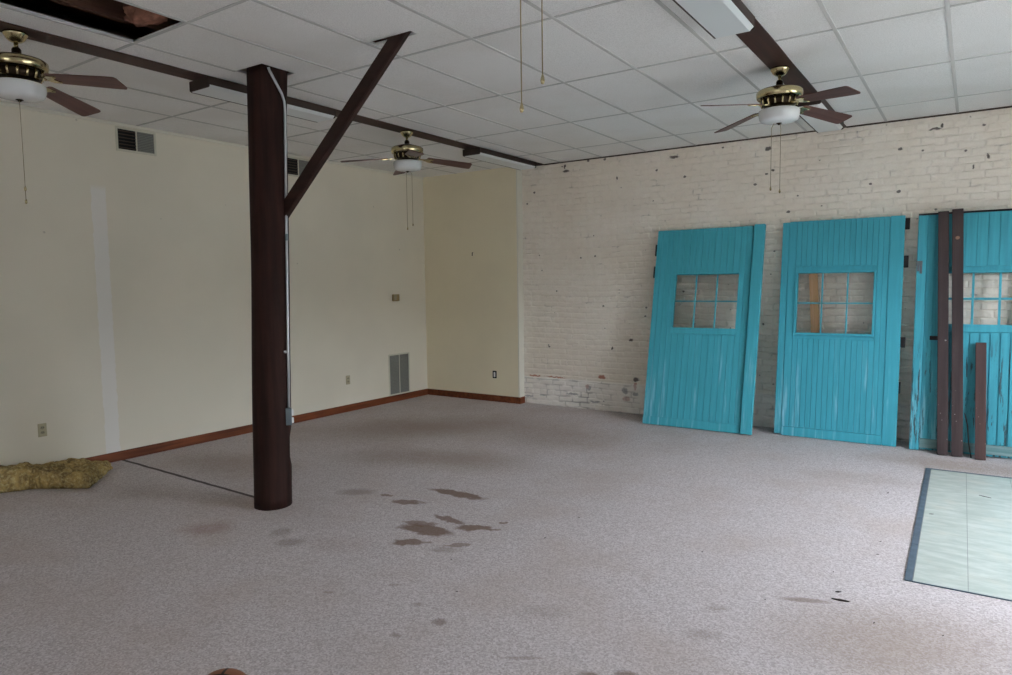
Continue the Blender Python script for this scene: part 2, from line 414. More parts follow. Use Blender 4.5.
# right wall with two unseen window openings, sized and placed for the light
def wall_with_holes(axis, a0, a1, p0, p1, holes, zt):
    """wall along axis 'x' or 'y' from a0..a1, thickness p0..p1, holes (s0,s1,z0,z1)"""
    bm = nb(); cuts = sorted(holes); cur = a0
    def B(s0, s1, z0, z1):
        if axis == 'y': box(bm, p0, p1, s0, s1, z0, z1)
        else: box(bm, s0, s1, p0, p1, z0, z1)
    for s0, s1, z0, z1 in cuts:
        if s0 > cur: B(cur, s0, 0, zt)
        if z0 > 0: B(s0, s1, 0, z0)
        B(s0, s1, z1, zt); cur = s1
    B(cur, a1, 0, zt); return bm
RH = [(-6.0, -3.95, .3, 1.5), (-3.8, -1.9, 1.15, 2.5)]
FH = [(4.6, 6.4, .6, 2.3)]  # unseen front opening added to raise light on the brick and doors
struct('wall_right', wall_with_holes('y', YF, 0.0, XR, XR + .2, RH, ZT), M['white'])
struct('wall_front', wall_with_holes('x', -.2, XR + .2, YF - .2, YF, FH, ZT), M['white'])
def opening_frame(name, axis, p0, p1, s0, s1, z0, z1, n):
    bm = nb(); w = .06
    def B(a, b, c, d):
        if axis == 'y': box(bm, p0, p1, a, b, c, d)
        else: box(bm, a, b, p0, p1, c, d)
    B(s0, s0 + w, z0, z1); B(s1 - w, s1, z0, z1); B(s0, s1, z1 - w, z1)
    if z0 > 0: B(s0, s1, z0, z0 + w)
    for k in range(1, n): c = s0 + (s1 - s0) * k / n; B(c - .025, c + .025, z0, z1)
    struct(name, bm, M['white'])
opening_frame('window_3', 'y', XR + .05, XR + .12, *RH[0], 2)
opening_frame('front_light_opening', 'x', YF - .12, YF - .05, *FH[0], 3)
opening_frame('window_1', 'y', XR + .05, XR + .12, *RH[1], 1)
struct('roof', boxbm(-.2, XR + .2, YF - .2, .25, ZT, ZT + .15), M['joist'])
bm = nb()
struct('ground', boxbm(-30, 60, -50, 30, -.3, -.13), M['ground'])


struct('sky_blocker', boxbm(-25, XR + 8, YF - 14, YF - 10, -.2, 6.5), M['ground'])  # added unseen block cutting off low sky from the front opening
struct('sky_blocker', boxbm(XR + 13, XR + 17, -45, 25, -.2, 3.7), M['ground'])  # added unseen block cutting off horizon sky from the right openings
bm = nb(); prism(bm, [(XR + .2, 1.7), (XR + 1.9, 1.45), (XR + 1.9, 1.50), (XR + .2, 1.75)], 1, -7.6, -3.4)
struct('sky_baffle', bm, M['housing'])  # added unseen slab keeping high sky light out of the low opening

# ceiling tiles with sag, grid bars, flat beams
colL = [.03, .64, 1.25, 1.955]
colR = [1.955, 2.2965, 2.9065, 3.5165, 4.1265, 4.7365, 5.3465, 6.104, 6.714, 7.324, 7.934, 8.544, XR]
cols = [0.0] + colL[1:3] + colR
rows = [YF] + [-3.1814 + 1.2342 * j for j in range(-7, 3)] + [0.0]
missing = (2.2965, 2.9065, rows[5], rows[6])
holes = [(2.300, 2.605, -4.90, -4.605), (3.528, 3.895, -4.757, -4.690)]
def minus(rects, h):
    out = []
    for x0, x1, y0, y1 in rects:
        if h[0] >= x1 or h[1] <= x0 or h[2] >= y1 or h[3] <= y0: out.append((x0, x1, y0, y1)); continue
        a0, a1, b0, b1 = max(x0, h[0]), min(x1, h[1]), max(y0, h[2]), min(y1, h[3])
        if b0 > y0: out.append((x0, x1, y0, b0))
        if b1 < y1: out.append((x0, x1, b1, y1))
        if a0 > x0: out.append((x0, a0, b0, b1))
        if a1 < x1: out.append((a1, x1, b0, b1))
    return out
bm = nb(); rnd = random.Random(3)
for i in range(len(cols) - 1):
    for j in range(len(rows) - 1):
        X0, X1, Y0, Y1 = cols[i], cols[i + 1], rows[j], rows[j + 1]
        if abs(X0 - missing[0]) < .01 and abs(Y0 - missing[2]) < .01: continue
        sag = rnd.uniform(.0, .007); tx, ty = rnd.uniform(-.002, .002), rnd.uniform(-.003, .003)
        rects = [(X0, X1, Y0, Y1)]
        for h in holes: rects = minus(rects, h)
        for x0, x1, y0, y1 in rects:
            nx = max(1, int((x1 - x0) / .1)); ny = max(1, int((y1 - y0) / .12))
            g = []
            for a in range(nx + 1):
                r = []
                for b in range(ny + 1):
                    x, y = x0 + (x1 - x0) * a / nx, y0 + (y1 - y0) * b / ny
                    u, v = (x - X0) / (X1 - X0), (y - Y0) / (Y1 - Y0)
                    z = H + .001 - sag * 16 * u * (1 - u) * v * (1 - v) + max(0, tx * (u - .5) + ty * (v - .5)) 
                    r.append(bm.verts.new((x, y, z)))
                g.append(r)
            for a in range(nx):
                for b in range(ny): bm.faces.new((g[a][b], g[a][b + 1], g[a + 1][b + 1], g[a + 1][b]))
            # top and rim
            t = [bm.verts.new((x, y, H + .018)) for x, y in ((x0, y0), (x1, y0), (x1, y1), (x0, y1))]
            bm.faces.new(t)
            e = [[g[a][0] for a in range(nx + 1)], [g[nx][b] for b in range(ny + 1)], [g[a][ny] for a in range(nx, -1, -1)], [g[0][b] for b in range(ny, -1, -1)]]
            for k in range(4): bm.faces.new(list(reversed(e[k])) + [t[k], t[(k + 1) % 4]])
struct('ceiling', bm, M['tile'], smooth=False)
bm = nb()
def hbar(x0, x1, y): box(bm, x0, x1, y - .011, y + .011, H - .003, H + .0005)
def vbar(x, y0, y1): box(bm, x - .012, x + .012, y0, y1, H - .0035, H + .0003)
for y in rows[1:-1]: hbar(0, XR, y)
for x in cols[1:-1]:
    if abs(x - 1.955) < .01: continue
    if abs(x - 2.2965) < .01: vbar(x, YF, -4.9); vbar(x, -4.605, 0); continue
    if abs(x - 3.5165) < .01: vbar(x - .008, YF, 0); continue
    vbar(x, YF, 0)
box(bm, missing[0] - .002, missing[0] + .002, missing[2], missing[3], H, H + .012)   # web of the bar beside the open tile
struct('ceiling_grid', bm, M['tbar'])
struct('trim_2', boxbm(1.862, 2.05, YF, -.001, H - .0105, H - .001), M['beam'])
struct('trim_3', boxbm(5.566, 5.739, YF, -.001, H - .0105, H - .001), M['beam'])
struct('trim_4', boxbm(2.05, 5.566, -.014, -.001, H - .014, H - .0003), M['trimdark'])
struct('trim_5', boxbm(5.739, XR, -.014, -.001, H - .014, H - .0003), M['trimdark'])
struct('trim_6', boxbm(.001, .02, YF, PY, H - .03, H - .006), M['corner'])
bm = nb()
for x in (2.27, 2.98, 3.4): box(bm, x - .025, x + .025, -8.5, -3.0, H + .13, H + .38)
struct('trim_7', bm, M['joist'])
# baseboards
def bb(name, poly_box): struct(name, boxbm(*poly_box), M['base'])
bm = nb(); prism(bm, [(.0005, 0), (.016, 0), (.016, .078), (.010, .092), (.0005, .092)], 1, YF, PY - .016)
# prism axis 1: (u -> x, v -> z)
struct('baseboard_left', bm, M['base'])
bm = nb(); box(bm, .0005, PX + .015, PY - .0155, PY - .0005, 0, .092, bev=.003); box(bm, PX + .0005, PX + .0155, PY - .0155, -.013, 0, .092, bev=.003)
struct('baseboard_rear', bm, M['base'])

# ------------------------------------------------------------------ timber post, brace, conduit
def post_c(z): t = z / 3.3; return (2.465 - .006 * t, -4.846 + .105 * t)
bm = nb(); SEG, LEV = 36, 44; rings = []
for k in range(LEV + 1):
    z = 3.31 * k / LEV; cx, cy = post_c(z); r = []
    for s in range(SEG):
        a = 2 * PI * s / SEG
        rad = .139 + .006 * mnoise.noise(Vector((math.cos(a) * 1.5, math.sin(a) * 1.5, z * .8))) + .003 * mnoise.noise(Vector((math.cos(a) * 5, math.sin(a) * 5, z * 1.3)))
        # hewn flat towards the conduit, with a notch low on that side
        d = Vector((math.cos(a), math.sin(a))).dot(Vector((.6, .8)))
        flat = .150 if not (.36 < z < .56) else .126
        if d * rad > flat: rad = flat / d
        if z > 2.9:                                    # squared towards the top
            sq = .128 / max(abs(math.cos(a)), abs(math.sin(a))); w = min(1, (z - 2.9) / .35); rad = rad * (1 - w * .6) + min(sq, .150) * w * .6
        r.append(bm.verts.new((cx + rad * math.cos(a), cy + rad * math.sin(a), z)))
    rings.append(r)
for a, b in zip(rings, rings[1:]):
    for s in range(SEG): bm.faces.new((a[s], a[(s + 1) % SEG], b[(s + 1) % SEG], b[s]))
bm.faces.new(list(reversed(rings[0]))); bm.faces.new(rings[-1])
o = obj('timber_post', bm, M['post'], smooth=True)
tag(o, 'thick round timber post painted dark brown standing on the carpet', 'post')

bm = nb(); y0, y1 = -4.745, -4.700; sl = .867; hh = .134
def zt(x): return 2.388 + sl * (x - 2.66)
xa, xb = 2.575, 3.66
vs = []
A = [(xa, zt(xa) - hh), (xb, zt(xb) - hh), (xb, zt(xb)), (xa, zt(xa))]
# lower end cut along the post, upper end running through the slot
A = [(2.562, zt(2.562) - hh - .005), (3.90, zt(3.90) - hh), (3.86, zt(3.86)), (2.562, zt(2.562))]
fs = prism(bm, [(A[0][0], A[0][1]), A[1], A[2], A[3]], 1, y0, y1)
bmesh.ops.bevel(bm, geom=list(bm.edges), offset=.006, segments=2, affect='EDGES')
o = obj('timber_brace', bm, M['brace'])
tag(o, 'dark brown diagonal timber brace rising from the round post to a slot in the ceiling', 'brace')

def onpost(z, right, front):
    cx, cy = post_c(z); return (cx + right * .6 + front * .8, cy + right * .8 - front * .6, z)
t = thing('electrical_conduit', 'thin metal conduit running down the round brown post to a small outlet box', 'conduit', onpost(.58, .12, .08))
base = Vector(t.location)
bm = nb()
pts = [onpost(3.272, .006, .160), onpost(3.25, .014, .159), onpost(3.10, .098, .121), onpost(3.05, .115, .103), onpost(3.0, .119, .096), onpost(2.0, .120, .090), onpost(1.2, .121, .088), onpost(.74, .122, .086)]
tube(bm, [Vector(p) - base for p in pts], .0095, 10); obj('pipe', bm, M['metal'], t, True)
bm = nb(); p = Vector(onpost(.685, .120, .075)) - base
box(bm, -.022, .022, -.03, .03, -.055, .075, bev=.004)
rz = math.atan2(.8, .6)
bmesh.ops.rotate(bm, verts=bm.verts, cent=(0, 0, 0), matrix=Matrix.Rotation(rz, 3, 'Z')); bmesh.ops.translate(bm, verts=bm.verts, vec=p)
ob = obj('outlet_box', bm, M['boxgrey'], t)
for dz in (-.022, .04):
    bm = nb(); box(bm, .012, .030, -.0, .026, dz - .022, dz + .022, bev=.006)
    bmesh.ops.rotate(bm, verts=bm.verts, cent=(0, 0, 0), matrix=Matrix.Rotation(rz - .9, 3, 'Z')); bmesh.ops.translate(bm, verts=bm.verts, vec=p)
    obj('receptacle', bm, M['whiteplastic'], ob)
bm = nb(); q = Vector(onpost(2.05, .120, .090)) - base; tube(bm, [q + Vector((0, 0, -.025)), q + Vector((0, 0, .025))], .0125, 12); obj('coupling', bm, M['boxgrey'], t, True)
for z in (1.19,):
    bm = nb(); q = Vector(onpost(z, .100, .106)) - base
    lathe(bm, [(0, -.012), (.010, -.009), (.013, 0), (.010, .009), (0, .012)], 12, cx=q.x, cy=q.y, cz=q.z)
    obj('strap_screw', bm, M['metal'], t, True)

# ------------------------------------------------------------------ ceiling fans
def make_fan(label, x, y, phi, chains):
    t = thing('ceiling_fan', label, 'ceiling fan', (x, y, H - .0225), group='brass ceiling fans')
    def L(name, prof, mat, parent=t, seg=44): 
        bm = nb(); lathe(bm, prof, seg); return obj(name, bm, mat, parent, True)
    can = L('canopy', [(0, .0115), (.064, .0115), (.068, .006), (.066, -.004), (.060, -.012), (.050, -.030), (.033, -.044), (.018, -.050), (0, -.050)], M['brass'])
    L('downrod', [(0, -.045), (.0125, -.045), (.0125, -.130), (0, -.130)], M['brass'], seg=16)
    L('yoke_cover', [(0, -.078), (.018, -.078), (.026, -.092), (.026, -.128), (.034, -.134), (0, -.134)], M['brassdark'], seg=24)
    mh = L('motor_housing', [(0, -.126), (.05, -.128), (.09, -.138), (.150, -.154), (.158, -.158), (.1645, -.164), (.1665, -.184), (.163, -.204), (.156, -.214), (.152, -.212), (.10, -.212), (0, -.212)], M['brass'])
    # dark vented dome on top and the ring of vent windows underneath
    L('vent_dome', [(.028, -.1235), (.06, -.1255), (.10, -.1375), (.149, -.1515), (.151, -.156)], M['brassdark'], mh)
    bm = nb(); lathe(bm, [(0, -.212), (.120, -.212), (.128, -.228), (.118, -.266), (.095, -.276), (0, -.276)], 44)
    mc = obj('motor_core', bm, M['brassdark'], t, True)
    for k in range(16):
        a = 2 * PI * k / 16; d = Vector((math.cos(a), math.sin(a), 0)); bm = nb()
        tube(bm, [d * .126 + Vector((0, 0, -.214)), d * .136 + Vector((0, 0, -.236)), d * .124 + Vector((0, 0, -.268))], .0075, 8)
        obj('vent_rib', bm, M['brass'], mc, True)
    L('fitter', [(0, -.268), (.075, -.268), (.078, -.282), (.110, -.287), (.113, -.299), (0, -.299)], M['brass'])
    for k in range(4):
        a = math.radians(phi + 90 * k)
        # blade outline, local x along the radius; tapered root, rounded clipped tip
        bm = nb(); out = []
        L0, L1 = .205, .680; wr, wt = .056, .072
        out = [(L0, -wr + .012), (L0 + .012, -wr), (.60, -wt), (.662, -wt), (.674, -wt + .006), (L1, -wt + .018), (L1, wt - .018), (.674, wt - .006), (.662, wt), (.60, wt), (L0 + .012, wr), (L0, wr - .012)]
        prism(bm, out, 2, -.003, .003)
        bl = obj('blade', bm, M['blade'], t)
        mtx = Matrix.Rotation(a, 4, 'Z') @ Matrix.Translation((0, 0, -.250)) @ Matrix.Rotation(math.radians(6.0), 4, 'Y') @ Matrix.Rotation(math.radians(-13), 4, 'X')
        bl.matrix_local = mtx
        bm = nb()   # ornate two-armed iron under the blade
        prism(bm, [(.10, -.016), (.15, -.012), (.185, -.018), (.215, -.040), (.262, -.044), (.275, -.030), (.255, -.016), (.240, 0), (.255, .016), (.275, .030), (.262, .044), (.215, .040), (.185, .018), (.15, .012), (.10, .016)], 2, -.0095, -.0032)
        for sy in (-1, 1):
            lathe(bm, [(0, -.0145), (.007, -.0125), (.008, -.0095), (0, -.0095)], 10, cx=.256, cy=sy * .030)
        lathe(bm, [(0, -.0175), (.012, -.014), (.016, -.0095), (0, -.0095)], 14, cx=.178, cy=0)
        obj('blade_iron', bm, M['brass'], bl)
    L('light_bowl', [(.09, -.292), (.132, -.295), (.144, -.301), (.147, -.312), (.146, -.334), (.139, -.366), (.128, -.380), (.088, -.390), (.03, -.394), (0, -.3945)], M['bowl'])
    L('finial', [(0, -.392), (.020, -.393), (.022, -.397), (.010, -.402), (.008, -.408), (0, -.410)], M['brassdark'], seg=18)
    for (dx, dy, zb, kn) in chains:
        bm = nb(); tube(bm, [(dx * .6, dy * .6, -.388), (dx, dy, -.43), (dx, dy, zb)], .0022, 6)
        c = obj('pull_chain', bm, M['chain'], t, True)
        for zz in kn:
            bm = nb(); lathe(bm, [(0, zz + .022), (.003, zz + .016), (.006, zz + .006), (.0075, zz - .004), (.005, zz - .013), (0, zz - .015)], 14, cx=dx, cy=dy)
            obj('chain_knob', bm, M['brass'], c, True)
    return t
Z0 = H - .0225
make_fan('brass ceiling fan cut by the left edge of the photo, near the open ceiling tile', 1.928, -6.19, 29,
         [(.010, -.005, 2.235 - Z0, (2.315 - Z0, 2.235 - Z0))])
make_fan('smallest brass ceiling fan, hanging from the left beam beyond the diagonal brace', 1.965, -2.655, 50,
         [(-.012, -.008, 2.27 - Z0, (2.27 - Z0,)), (.036, .024, 2.31 - Z0, (2.31 - Z0,))])
make_fan('brass ceiling fan hanging from the right beam above the teal doors', 5.637, -2.579, 56,
         [(-.046, -.031, 2.375 - Z0, (2.375 - Z0,)), (.012, .008, 2.355 - Z0, (2.355 - Z0,))])
make_fan('ceiling fan above the frame whose two pull chains hang into view at the top', 5.655, -6.2, 40,
         [(-.009, -.005, 2.255 - Z0, (2.255 - Z0,)), (.049, .033, 2.345 - Z0, (2.345 - Z0,))])

# ------------------------------------------------------------------ fluorescent lamps
def make_lamp(label, x, yc):
    t = thing('ceiling_strip_light', label, 'ceiling light', (x, yc, H - .0225), group='fluorescent strip lights')
    l = .62; w = .125; b = .098; zs, zb = -.046, -.070
    bm = nb(); prism(bm, [(-w, .0115), (w, .0115), (w, zs), (-w, zs)], 1, -l, l)
    h = obj('housing', bm, M['housing'], t)
    for s in (-1, 1):
        bm = nb(); prism(bm, [(-w - .002, .011), (w + .002, .011), (w + .002, -.058), (w - .008, -.066), (-w + .006, -.066), (-w - .002, -.060)], 1, s * l, s * (l + .006))
        obj('end_cap', bm, M['housing'], t)
    bm = nb(); prism(bm, [(-w + .003, zs - .0005), (w - .003, zs - .0005), (w - .006, zs - .004), (b, zb), (-.110, zb), (-w + .004, zs - .006)], 1, -l + .001, l - .001)
    obj('diffuser', bm, M['lens'], t)
    bm = nb(); box(bm, -.117, -.107, -l, l, zb - .002, zb + .010)  # dark strip along the left lower edge of the diffuser
    obj('dark_edge_strip', bm, M['housing'], t)
make_lamp('fluorescent strip light at the top edge of the photo, on the right beam', 5.622, -4.36)
make_lamp('fluorescent strip light on the left beam passing behind the round brown post', 1.94, -4.345)
make_lamp('fluorescent strip light at the far end of the left beam by the brick wall', 1.955, -.90)
make_lamp('fluorescent strip light at the brick wall end of the right beam behind a fan blade', 5.63, -.96)

# ------------------------------------------------------------------ teal doors
def add_planks(bm, u0, u1, v0, v1, step, d0, d1, gap=.0026):
    n = max(1, round((u1 - u0) / step)); w = (u1 - u0) / n
    for k in range(n):
        a, b = u0 + k * w, u0 + (k + 1) * w
        dd = random.uniform(-.0012, .0012)
        box(bm, a + gap / 2, b - gap / 2, -d1 - dd, -d0, v0, v1, bev=.002)
def ring(bm, u0, u1, v0, v1, w, d0, d1, bev=.002):
    box(bm, u0 - w, u0, -d1, -d0, v0 - w, v1 + w, bev=bev); box(bm, u1, u1 + w, -d1, -d0, v0 - w, v1 + w, bev=bev)
    box(bm, u0, u1, -d1, -d0, v1, v1 + w, bev=bev); box(bm, u0, u1, -d1, -d0, v0 - w, v0, bev=bev)
def sash(t, mat, u0, u1, v0, v1, d, frame_w, frame_d0, frame_d1, mun=.013, nu=3, nv=2):
    bm = nb(); ring(bm, u0, u1, v0, v1, frame_w, frame_d0, frame_d1)
    fr = obj('window_frame', bm, mat, t)
    for k in range(1, nu):
        c = u0 + (u1 - u0) * k / nu; obj('muntin', boxbm(c - mun / 2, c + mun / 2, -d - .012, -d + .012, v0, v1, bev=.002), mat, fr)
    for k in range(1, nv):
        c = v0 + (v1 - v0) * k / nv; obj('muntin', boxbm(u0, u1, -d - .011, -d + .011, c - mun / 2, c + mun / 2, bev=.002), mat, fr)
    obj('glass', boxbm(u0, u1, -d - .002, -d + .002, v0, v1), M['glass'], fr)
def core(bm, u0, u1, v1, w, T):
    """backing boards with the window hole; w = (u0,u1,v0,v1)"""
    box(bm, u0, w[0], -T, 0, .01, v1); box(bm, w[1], u1, -T, 0, .01, v1)
    box(bm, w[0], w[1], -T, 0, .01, w[2]); box(bm, w[0], w[1], -T, 0, w[3], v1)

lean = math.atan2(.48, 2.29)
# --- door A: separate raised board along its right edge
t = thing('plank_door', 'teal plank door leaning most steeply, farthest from the dark boards, raised right edge board', 'door', (3.69, -.512, 0.0), (-lean, 0, 0), 'teal barn doors')
W = (.272, 1.005, 1.160, 1.790); mt = M['teal']; T = .022; F = .036
bm = nb(); core(bm, .0, 1.255, 2.335, W, T); obj('backing_boards', bm, mt, t)
bm = nb()
add_planks(bm, 0, W[0], .098, 2.338, .068, T, F); add_planks(bm, W[1] + .0, 1.132, .098, 2.338, .064, T, F)
add_planks(bm, W[0], W[1], W[3], 2.338, .0735, T, F); add_planks(bm, W[0], W[1], .098, 1.085, .0735, T, F)
obj('plank_panel', bm, mt, t)
obj('lock_rail', boxbm(W[0] - .03, W[1] + .02, -F - .004, -T, 1.087, 1.158, bev=.003), mt, t)
obj('bottom_rail', boxbm(.0, 1.132, -F - .006, -T, .0, .096, bev=.004), mt, t)
obj('edge_board', boxbm(1.146, 1.262, -F - .034, -T, .0, 2.345, bev=.004), mt, t)
sash(t, mt, *W, .018, .012, T - .004, F + .005)
for v in (2.12, 1.85):
    obj('hinge', boxbm(-.022, .0, -.03, -.008, v - .09, v + .05, bev=.003), M['iron'], t)
# --- door B: framed window, recessed strip on the left, hinges on the right
lean = math.atan2(.27, 2.3)
t = thing('plank_door', 'teal plank door standing in the middle of the three, a raw wood stick showing through its window', 'door', (5.137, -.318, 0), (-lean, 0, 0), 'teal barn doors')
W = (.180, .912, 1.118, 1.758); mt = M['teal2']
bm = nb(); core(bm, .0, 1.168, 2.322, W, T); obj('backing_boards', bm, mt, t)
bm = nb(); zl, zh = W[2] - .065, W[3] + .072
add_planks(bm, .076, W[0] - .028, .1, 2.325, .07, T, F); add_planks(bm, W[1] + .028, 1.036, .1, 2.325, .048, T, F)
add_planks(bm, W[0] - .028, W[1] + .028, zh, 2.325, .0525, T, F); add_planks(bm, W[0] - .028, W[1] + .028, .1, zl, .0525, T, F)
obj('plank_panel', bm, mt, t)
obj('recessed_stile', boxbm(.0, .070, -F + .006, -T, .022, 2.318, bev=.003), mt, t)
obj('right_stile', boxbm(1.042, 1.17, -F - .002, -T, .0, 2.327, bev=.003), mt, t)
obj('bottom_rail', boxbm(.076, 1.038, -F - .008, -T, .0, .097, bev=.004), mt, t)
sash(t, mt, *W, .014, .026, T - .004, F + .014)
for v0, v1 in ((2.185, 2.30), (1.80, 1.92), (.995, 1.10), (.53, .65)):
    obj('hinge', boxbm(1.1705, 1.212 if v0 > .9 else 1.186, -.03, -.012, v0, v1, bev=.003), M['iron'], t)
# --- door C: weathered, partly behind the boards
lean = math.atan2(.31, 2.3)
t = thing('plank_door', 'weathered teal plank door with peeling paint at the right edge, behind the dark boards', 'door', (6.422, -.358, 0), (-lean, 0, 0), 'teal barn doors')
W = (.262, .895, 1.242, 1.738); mt = M['tealold']
bm = nb(); core(bm, .0, 1.20, 2.322, W, T); obj('backing_boards', bm, mt, t)
bm = nb()
add_planks(bm, .085, W[0] - .04, .12, 2.318, .07, T, F - .004, .006); add_planks(bm, W[1] + .04, 1.12, .12, 2.318, .07, T, F - .004, .006)
add_planks(bm, W[0] - .04, W[1] + .04, 1.80, 2.318, .085, T, F, .003); add_planks(bm, W[0] - .04, W[1] + .04, .12, 1.160, .078, T, F, .010)
obj('plank_panel', bm, mt, t)
obj('left_stile', boxbm(.0, .082, -F - .012, -T, .0, 2.312, bev=.006), mt, t)
obj('lock_rail', boxbm(W[0] - .04, W[1] + .04, -F - .006, -T, 1.170, 1.222, bev=.003), mt, t)
obj('bottom_rail', boxbm(.084, 1.12, -F - .006, -T, .028, .116, bev=.004), M['railold'], t)
obj('top_edge_strip', boxbm(.0, 1.2, -F + .004, .0, 2.323, 2.338), M['iron'], t)
sash(t, mt, *W, .014, .022, T - .004, F + .010, .02)
bm = nb(); box(bm, -.006, .05, -F - .024, -F - .0125, 1.815, 1.862, bev=.002); box(bm, .028, .05, -F - .022, -F - .0125, 1.735, 1.815, bev=.002); box(bm, .006, .026, -F - .034, -F - .0125, 1.76, 1.85, bev=.003)
obj('latch', bm, M['greyiron'], t)
bm = nb(); box(bm, .135, .215, -F - .010, -F + .001, 1.082, 1.122, bev=.003); lathe(bm, [(0, 0), (.01, 0), (.01, .012), (0, .012)], 12, cx=.16, cy=-F - .012, cz=1.095)
obj('hasp', bm, M['iron'], t)

# loose boards leaning on door C
def leaning_board(label, bx, by, tx, ty, tz, w, th, mat, group, knots=()):
    """bottom-left (bx,by,0) front edge; top-left (tx,ty,tz)"""
    d = Vector((tx - bx, ty - by, tz)); L = d.length; z = d.normalized(); x = (Vector((1, 0, 0)) - z * z.x).normalized(); y = z.cross(x)
    bm = nb(); box(bm, 0, w, 0, th, 0, L, bev=.004)
    for v in bm.verts: v.co.x += .0025 * mnoise.noise(Vector((v.co.x * 9, 3, v.co.z * 2)))
    o = obj('wooden_board', bm, mat); o.matrix_world = Matrix(((x.x, y.x, z.x, bx), (x.y, y.y, z.y, by), (x.z, y.z, z.z, .006), (0, 0, 0, 1)))
    tag(o, label, 'board', group)
    for (ku, kv, r, m2) in knots:
        k = nb(); lathe(k, [(0, -.004), (r * .7, -.003), (r, .002), (0, .002)], 14)
        bmesh.ops.rotate(k, verts=k.verts, cent=(0, 0, 0), matrix=Matrix.Rotation(-PI / 2, 3, 'X')); bmesh.ops.translate(k, verts=k.verts, vec=(ku, -.0015, kv))
        for v in k.verts: v.co.y = min(v.co.y, .0)
        obj('knot', k, m2, o)
    return o
M['knot'] = plain('pale_knot', srgb(150, 118, 100), .7)
leaning_board('leftmost dark brown board, tall and without a knot, leaning on the weathered door', 6.660, -.515, 6.589, -.165, 2.32, .088, .04, M['plank'], 'loose brown boards', [(.065, 1.09, .007, M['paper'])])
leaning_board('tall dark brown board with a pale knot near its top, leaning on the weathered door', 6.775, -.515, 6.702, -.165, 2.335, .092, .04, M['plank'], 'loose brown boards', [(.045, 2.08, .018, M['knot'])])
leaning_board('short reddish brown board, waist high, leaning on the weathered teal door', 6.958, -.545, 6.930, -.310, 1.065, .086, .045, M['plank_red'], 'loose brown boards')
# thin stick by the boards
bm = nb(); tube(bm, [(6.868, -.43, .41), (6.895, -.45, .29), (6.905, -.47, .15), (6.93, -.50, .004)], .0045, 8)
tag(obj('thin_stick', bm, M['splinter'], smooth=True), 'thin dark bent stick between the tall boards and the short board', 'stick')
# raw lath behind door B
bm = nb(); box(bm, 0, .085, 0, .03, 0, 2.0, bev=.003)
o = obj('wooden_lath', bm, M['lath']); o.location = (5.515, -.155, .004); o.rotation_euler = (-.058, -.062, 0)
tag(o, 'raw pale wood stick behind the middle teal door, seen through its window panes', 'wood stick')

# ------------------------------------------------------------------ wall fittings
def duplex(name, label, x, y, z, facing, cat='outlet', gp='wall outlets'):
    rz = PI / 2 if facing == 'x' else 0          # plate modelled facing -Y
    t = thing(name, label, cat, (x, y, z), (0, 0, rz), gp)
    obj('cover_plate', boxbm(-.036, .036, -.006, -.0005, -.060, .060, bev=.003), M['ivory'], t)
    for dz in (-.022, .022):
        bm = nb(); prism(bm, [(.017 * math.cos(a) * 1.0, .014 * math.sin(a)) for a in [2 * PI * k / 20 for k in range(20)]], 1, -.009, -.0055)
        bmesh.ops.translate(bm, verts=bm.verts, vec=(0, 0, dz)); r = obj('receptacle', bm, M['ivorydark'], t)
        bm = nb(); box(bm, -.008, -.005, -.0095, -.0088, dz - .002, dz + .007); box(bm, .005, .008, -.0095, -.0088, dz - .002, dz + .007); obj('slots', bm, M['black'], r)
    return t
duplex('wall_outlet', 'ivory wall outlet on the left wall above the yellow insulation', 0, -5.418, .424, 'x')
duplex('wall_outlet', 'ivory wall outlet on the left wall between the brown post and the return grille', 0, -1.745, .424, 'x')
t = thing('bare_outlet', 'outlet without cover plate on the short wall by the brick', 'outlet', (1.264, PY, .388), (0, 0, 0), 'wall outlets')
bm = nb(); ring(bm, -.026, .026, -.045, .045, .008, .0005, .004, 0); box(bm, -.026, .026, -.002, -.0005, -.045, .045)
obj('box_opening', bm, M['black'], t); obj('receptacle', boxbm(-.013, .013, -.012, -.0025, -.035, .035, bev=.004), M['whiteplastic'], t)
t = thing('thermostat', 'small tan thermostat on the left wall near the corner', 'thermostat', (0, -.78, 1.50), (0, 0, PI / 2))
obj('body', boxbm(-.075, .06, -.022, -.0005, -.048, .048, bev=.005), M['tan'], t); obj('dial_cover', boxbm(-.062, -.008, -.030, -.0225, -.038, .038, bev=.004), M['ivorydark'], t)
obj('side_cover', boxbm(.002, .05, -.028, -.0225, -.034, .034, bev=.004), M['tan'], t)
t = thing('wall_hook', 'tiny dark hook on the short wall near the corner', 'hook', (.912, PY, 2.112), (0, 0, 0))
bm = nb(); tube(bm, [(0, -.0005, .02), (0, -.014, .018), (0, -.02, .0), (0, -.014, -.018), (0, -.024, -.022)], .006, 8); obj('hook_wire', bm, M['iron'], t, True)

